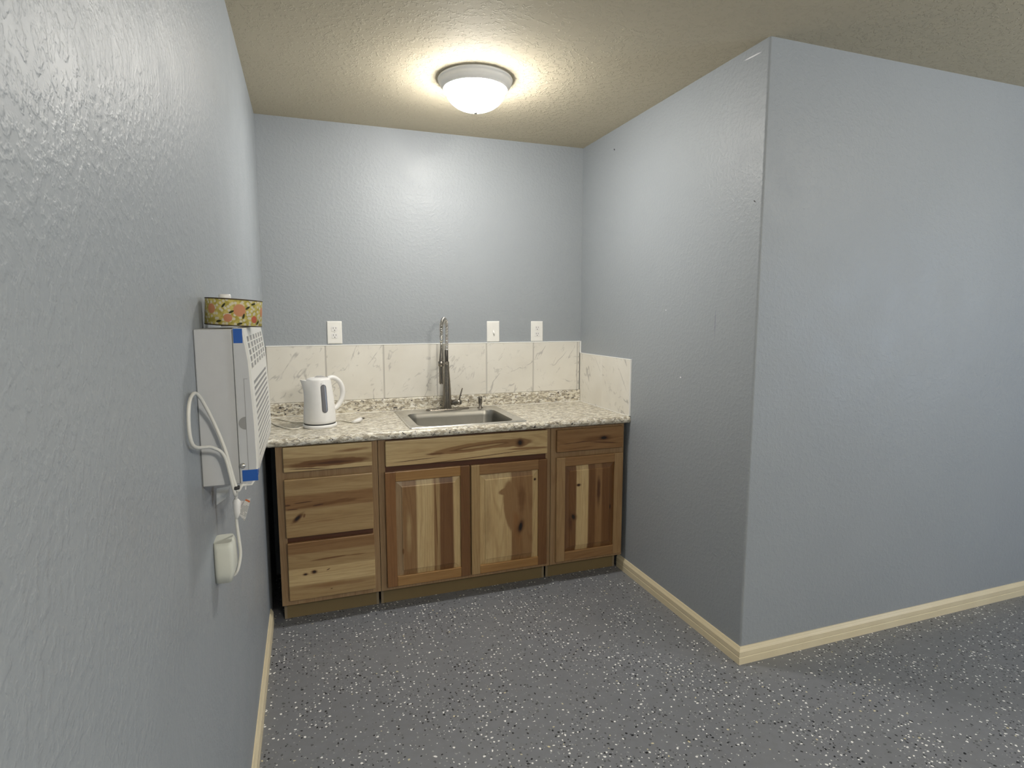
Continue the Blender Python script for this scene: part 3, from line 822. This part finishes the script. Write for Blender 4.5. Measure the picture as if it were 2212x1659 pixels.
# warning tag folded round the cord: a slanting leaf and a lower fold
def leaf(P, th=.0006):
    m = MB(); a = [Vector(p) for p in P]; nn = (a[1]-a[0]).cross(a[2]-a[0]).normalized()*th
    m.loft([[p-nn for p in a], [p+nn for p in a]], True, True, True, False); return m
tg = leaf([(.049, -1.992, 1.016), (.066, -1.998, 1.050), (.077, -2.002, 1.053), (.073, -2.00, 1.036), (.0645, -1.999, 1.006), (.061, -1.996, .998)])
tg.build('warning_tag', tag_mat(), cord)
tg = MB(); tg.tube([V(.0445, -1.99, 1.052), V(.046, -1.99, 1.045), V(.047, -1.99, 1.02), V(.0445, -1.99, 1.004)], [.004, .0085, .0085, .004], 12, ry=[.004, .007, .007, .004])
tg.build('cord_clip', M_white, cord)
leaf([(.050, -1.985, 1.045), (.064, -1.985, 1.042), (.058, -1.985, 1.012), (.049, -1.985, 1.010)]).build('warning_tag', plain('rear_tag_paper', (.62, .58, .56), .6), cord)
leaf([(.067, -2.0, 1.089), (.0705, -2.0, 1.090), (.0690, -2.0, 1.074), (.0665, -2.0, 1.074)]).build('cable_tie_tail', M_white, cord)
leaf([(.010, -2.02, 1.088), (.036, -2.00, 1.086), (.026, -2.01, 1.060), (.008, -2.02, 1.050)]).build('rating_label', plain('paper_label', (.66, .65, .61), .6), ac)

M_tape = plain('blue_painters_tape', (.010, .085, .36), .5)
o = MB().box((.0735, AY0-.0016, 1.418), (.0905, AY0-.0003, 1.4475), .0002, 1).build('painters_tape', M_tape); tag(o, 'blue masking tape strip at the top corner of the air conditioner under the ribbon roll', 'tape', 'blue tape strips on the air conditioner')
mb = MB().box((.0765, AY0-.0018, 1.1285), (fxz(1.14)+.0004, AY0-.0004, 1.1525), .0002, 1)
mb.loft([[(fxz(z)+.0003, AY0-.0016, z), (fxz(z)+.0010, AY0-.0016, z), (fxz(z)+.0010, AY0+.012, z), (fxz(z)+.0003, AY0+.012, z)] for z in (1.1290, 1.1350, 1.141, 1.147, 1.1520)], True, True, True, False)
o = mb.build('painters_tape', M_tape); tag(o, 'blue masking tape strip wrapped round the bottom corner of the air conditioner', 'tape', 'blue tape strips on the air conditioner')

# ------------------------------------------------------------ ribbon roll on the air conditioner
def ribbon_mat():
    n = NT('fruit_print_ribbon')
    tc = n.N.new('ShaderNodeTexCoord'); P = tc.outputs['Object']
    sp_ = n.N.new('ShaderNodeSeparateXYZ'); n.link(P, sp_.inputs[0]); x, y, z = sp_.outputs
    # unrolled coordinates: angle round the roll times its radius, and height
    ang = n.math('ARCTAN2', y, x); u = n.math('MULTIPLY', ang, .060)
    q = n.comb(u, z, 0.0)
    c = n.mix(n.rng(n.noise(q, 90, 3), .4, .6), (.36, .30, .055), (.54, .46, .14))
    v = n.N.new('ShaderNodeTexVoronoi'); v.voronoi_dimensions = '2D'; n.put(v.inputs['Vector'], q); v.inputs['Scale'].default_value = 112
    c = n.mix(n.rng(v.outputs['Distance'], .24, .42, .8, 0, True), c, (.60, .57, .49))
    def spot(col, a, b, ra, rb, rot, colr, soft=.2):
        return n.blob(col, u, z, a, b, ra, rb, rot, colr, soft, .10, 60)
    for a, b, r_, cc in [(-.0765, .005, .0145, (.50, .22, .11)), (-.100, -.012, .010, (.50, .22, .12)), (-.0415, -.013, .0085, (.50, .12, .07)), (-.140, .006, .012, (.50, .22, .11)), (-.01, .004, .012, (.5, .22, .11)), (.04, -.01, .011, (.5, .14, .08))]:
        c = spot(c, a, b, r_, r_, 0, cc)
    for a, b, ro in [(-.059, .011, .6), (-.0935, .001, .5), (-.068, -.007, 1.3), (-.076, -.0235, .3), (-.110, .014, .9), (-.045, .02, .3), (-.03, -.02, .8), (-.12, -.02, .2)]:
        c = spot(c, a, b, 0.0066, .0025, ro, (.035, .035, .010))
    return n.fin(c, .6, 0, .3)
rx, ry_ = .0625, -2.005
rb = thing('ribbon_roll', (rx, ry_, AZ1+.0035), 'roll of wide yellow ribbon printed with salmon fruit, standing on the air conditioner', 'ribbon')
RR = .0575; HH = .0585
mb = MB(); mb.lathe([(RR*.5, 0), (RR-.001, 0), (RR, .001), (RR, HH-.001), (RR-.001, HH), (RR*.5, HH), (RR*.5, 0)], (rx, ry_, AZ1), 72)
ob = mb.build('ribbon', ribbon_mat(), rb); 
for v in ob.data.vertices: v.co.z += .0035 - HH/2
ob.location = (0, 0, HH/2)
M_edge = plain('dark_wired_edge', (.05, .035, .018), .5)
for zc in (.0012, HH-.0012):
    mb = MB(); mb.lathe([(RR-.0004, -.0013), (RR+.0006, -.0010), (RR+.0009, 0), (RR+.0006, .0010), (RR-.0004, .0013)], (rx, ry_, AZ1+.0035+zc), 72)
    mb.build('wired_edge', M_edge, rb)
MB().lathe([(RR*.5-.002, .0025), (RR*.5, .0025), (RR*.5, HH+.001), (RR*.5-.002, HH+.001), (RR*.5-.002, .0025)], (rx, ry_, AZ1+.0035), 40).build('cardboard_core', plain('brown_card', (.35, .25, .15), .8), rb)
rb.rotation_euler = (0, math.radians(3.6), 0)
cp = thing('plastic_bottle', (.036, -1.905, AZ1), 'small white plastic bottle peeking out behind the yellow ribbon roll', 'bottle')
MB().lathe([(.012, .0), (.012, .060), (.0135, .062), (.0135, .073), (.012, .0755), (.0, .0755)], (.036, -1.905, AZ1), 28, True).build('cap', M_white, cp)
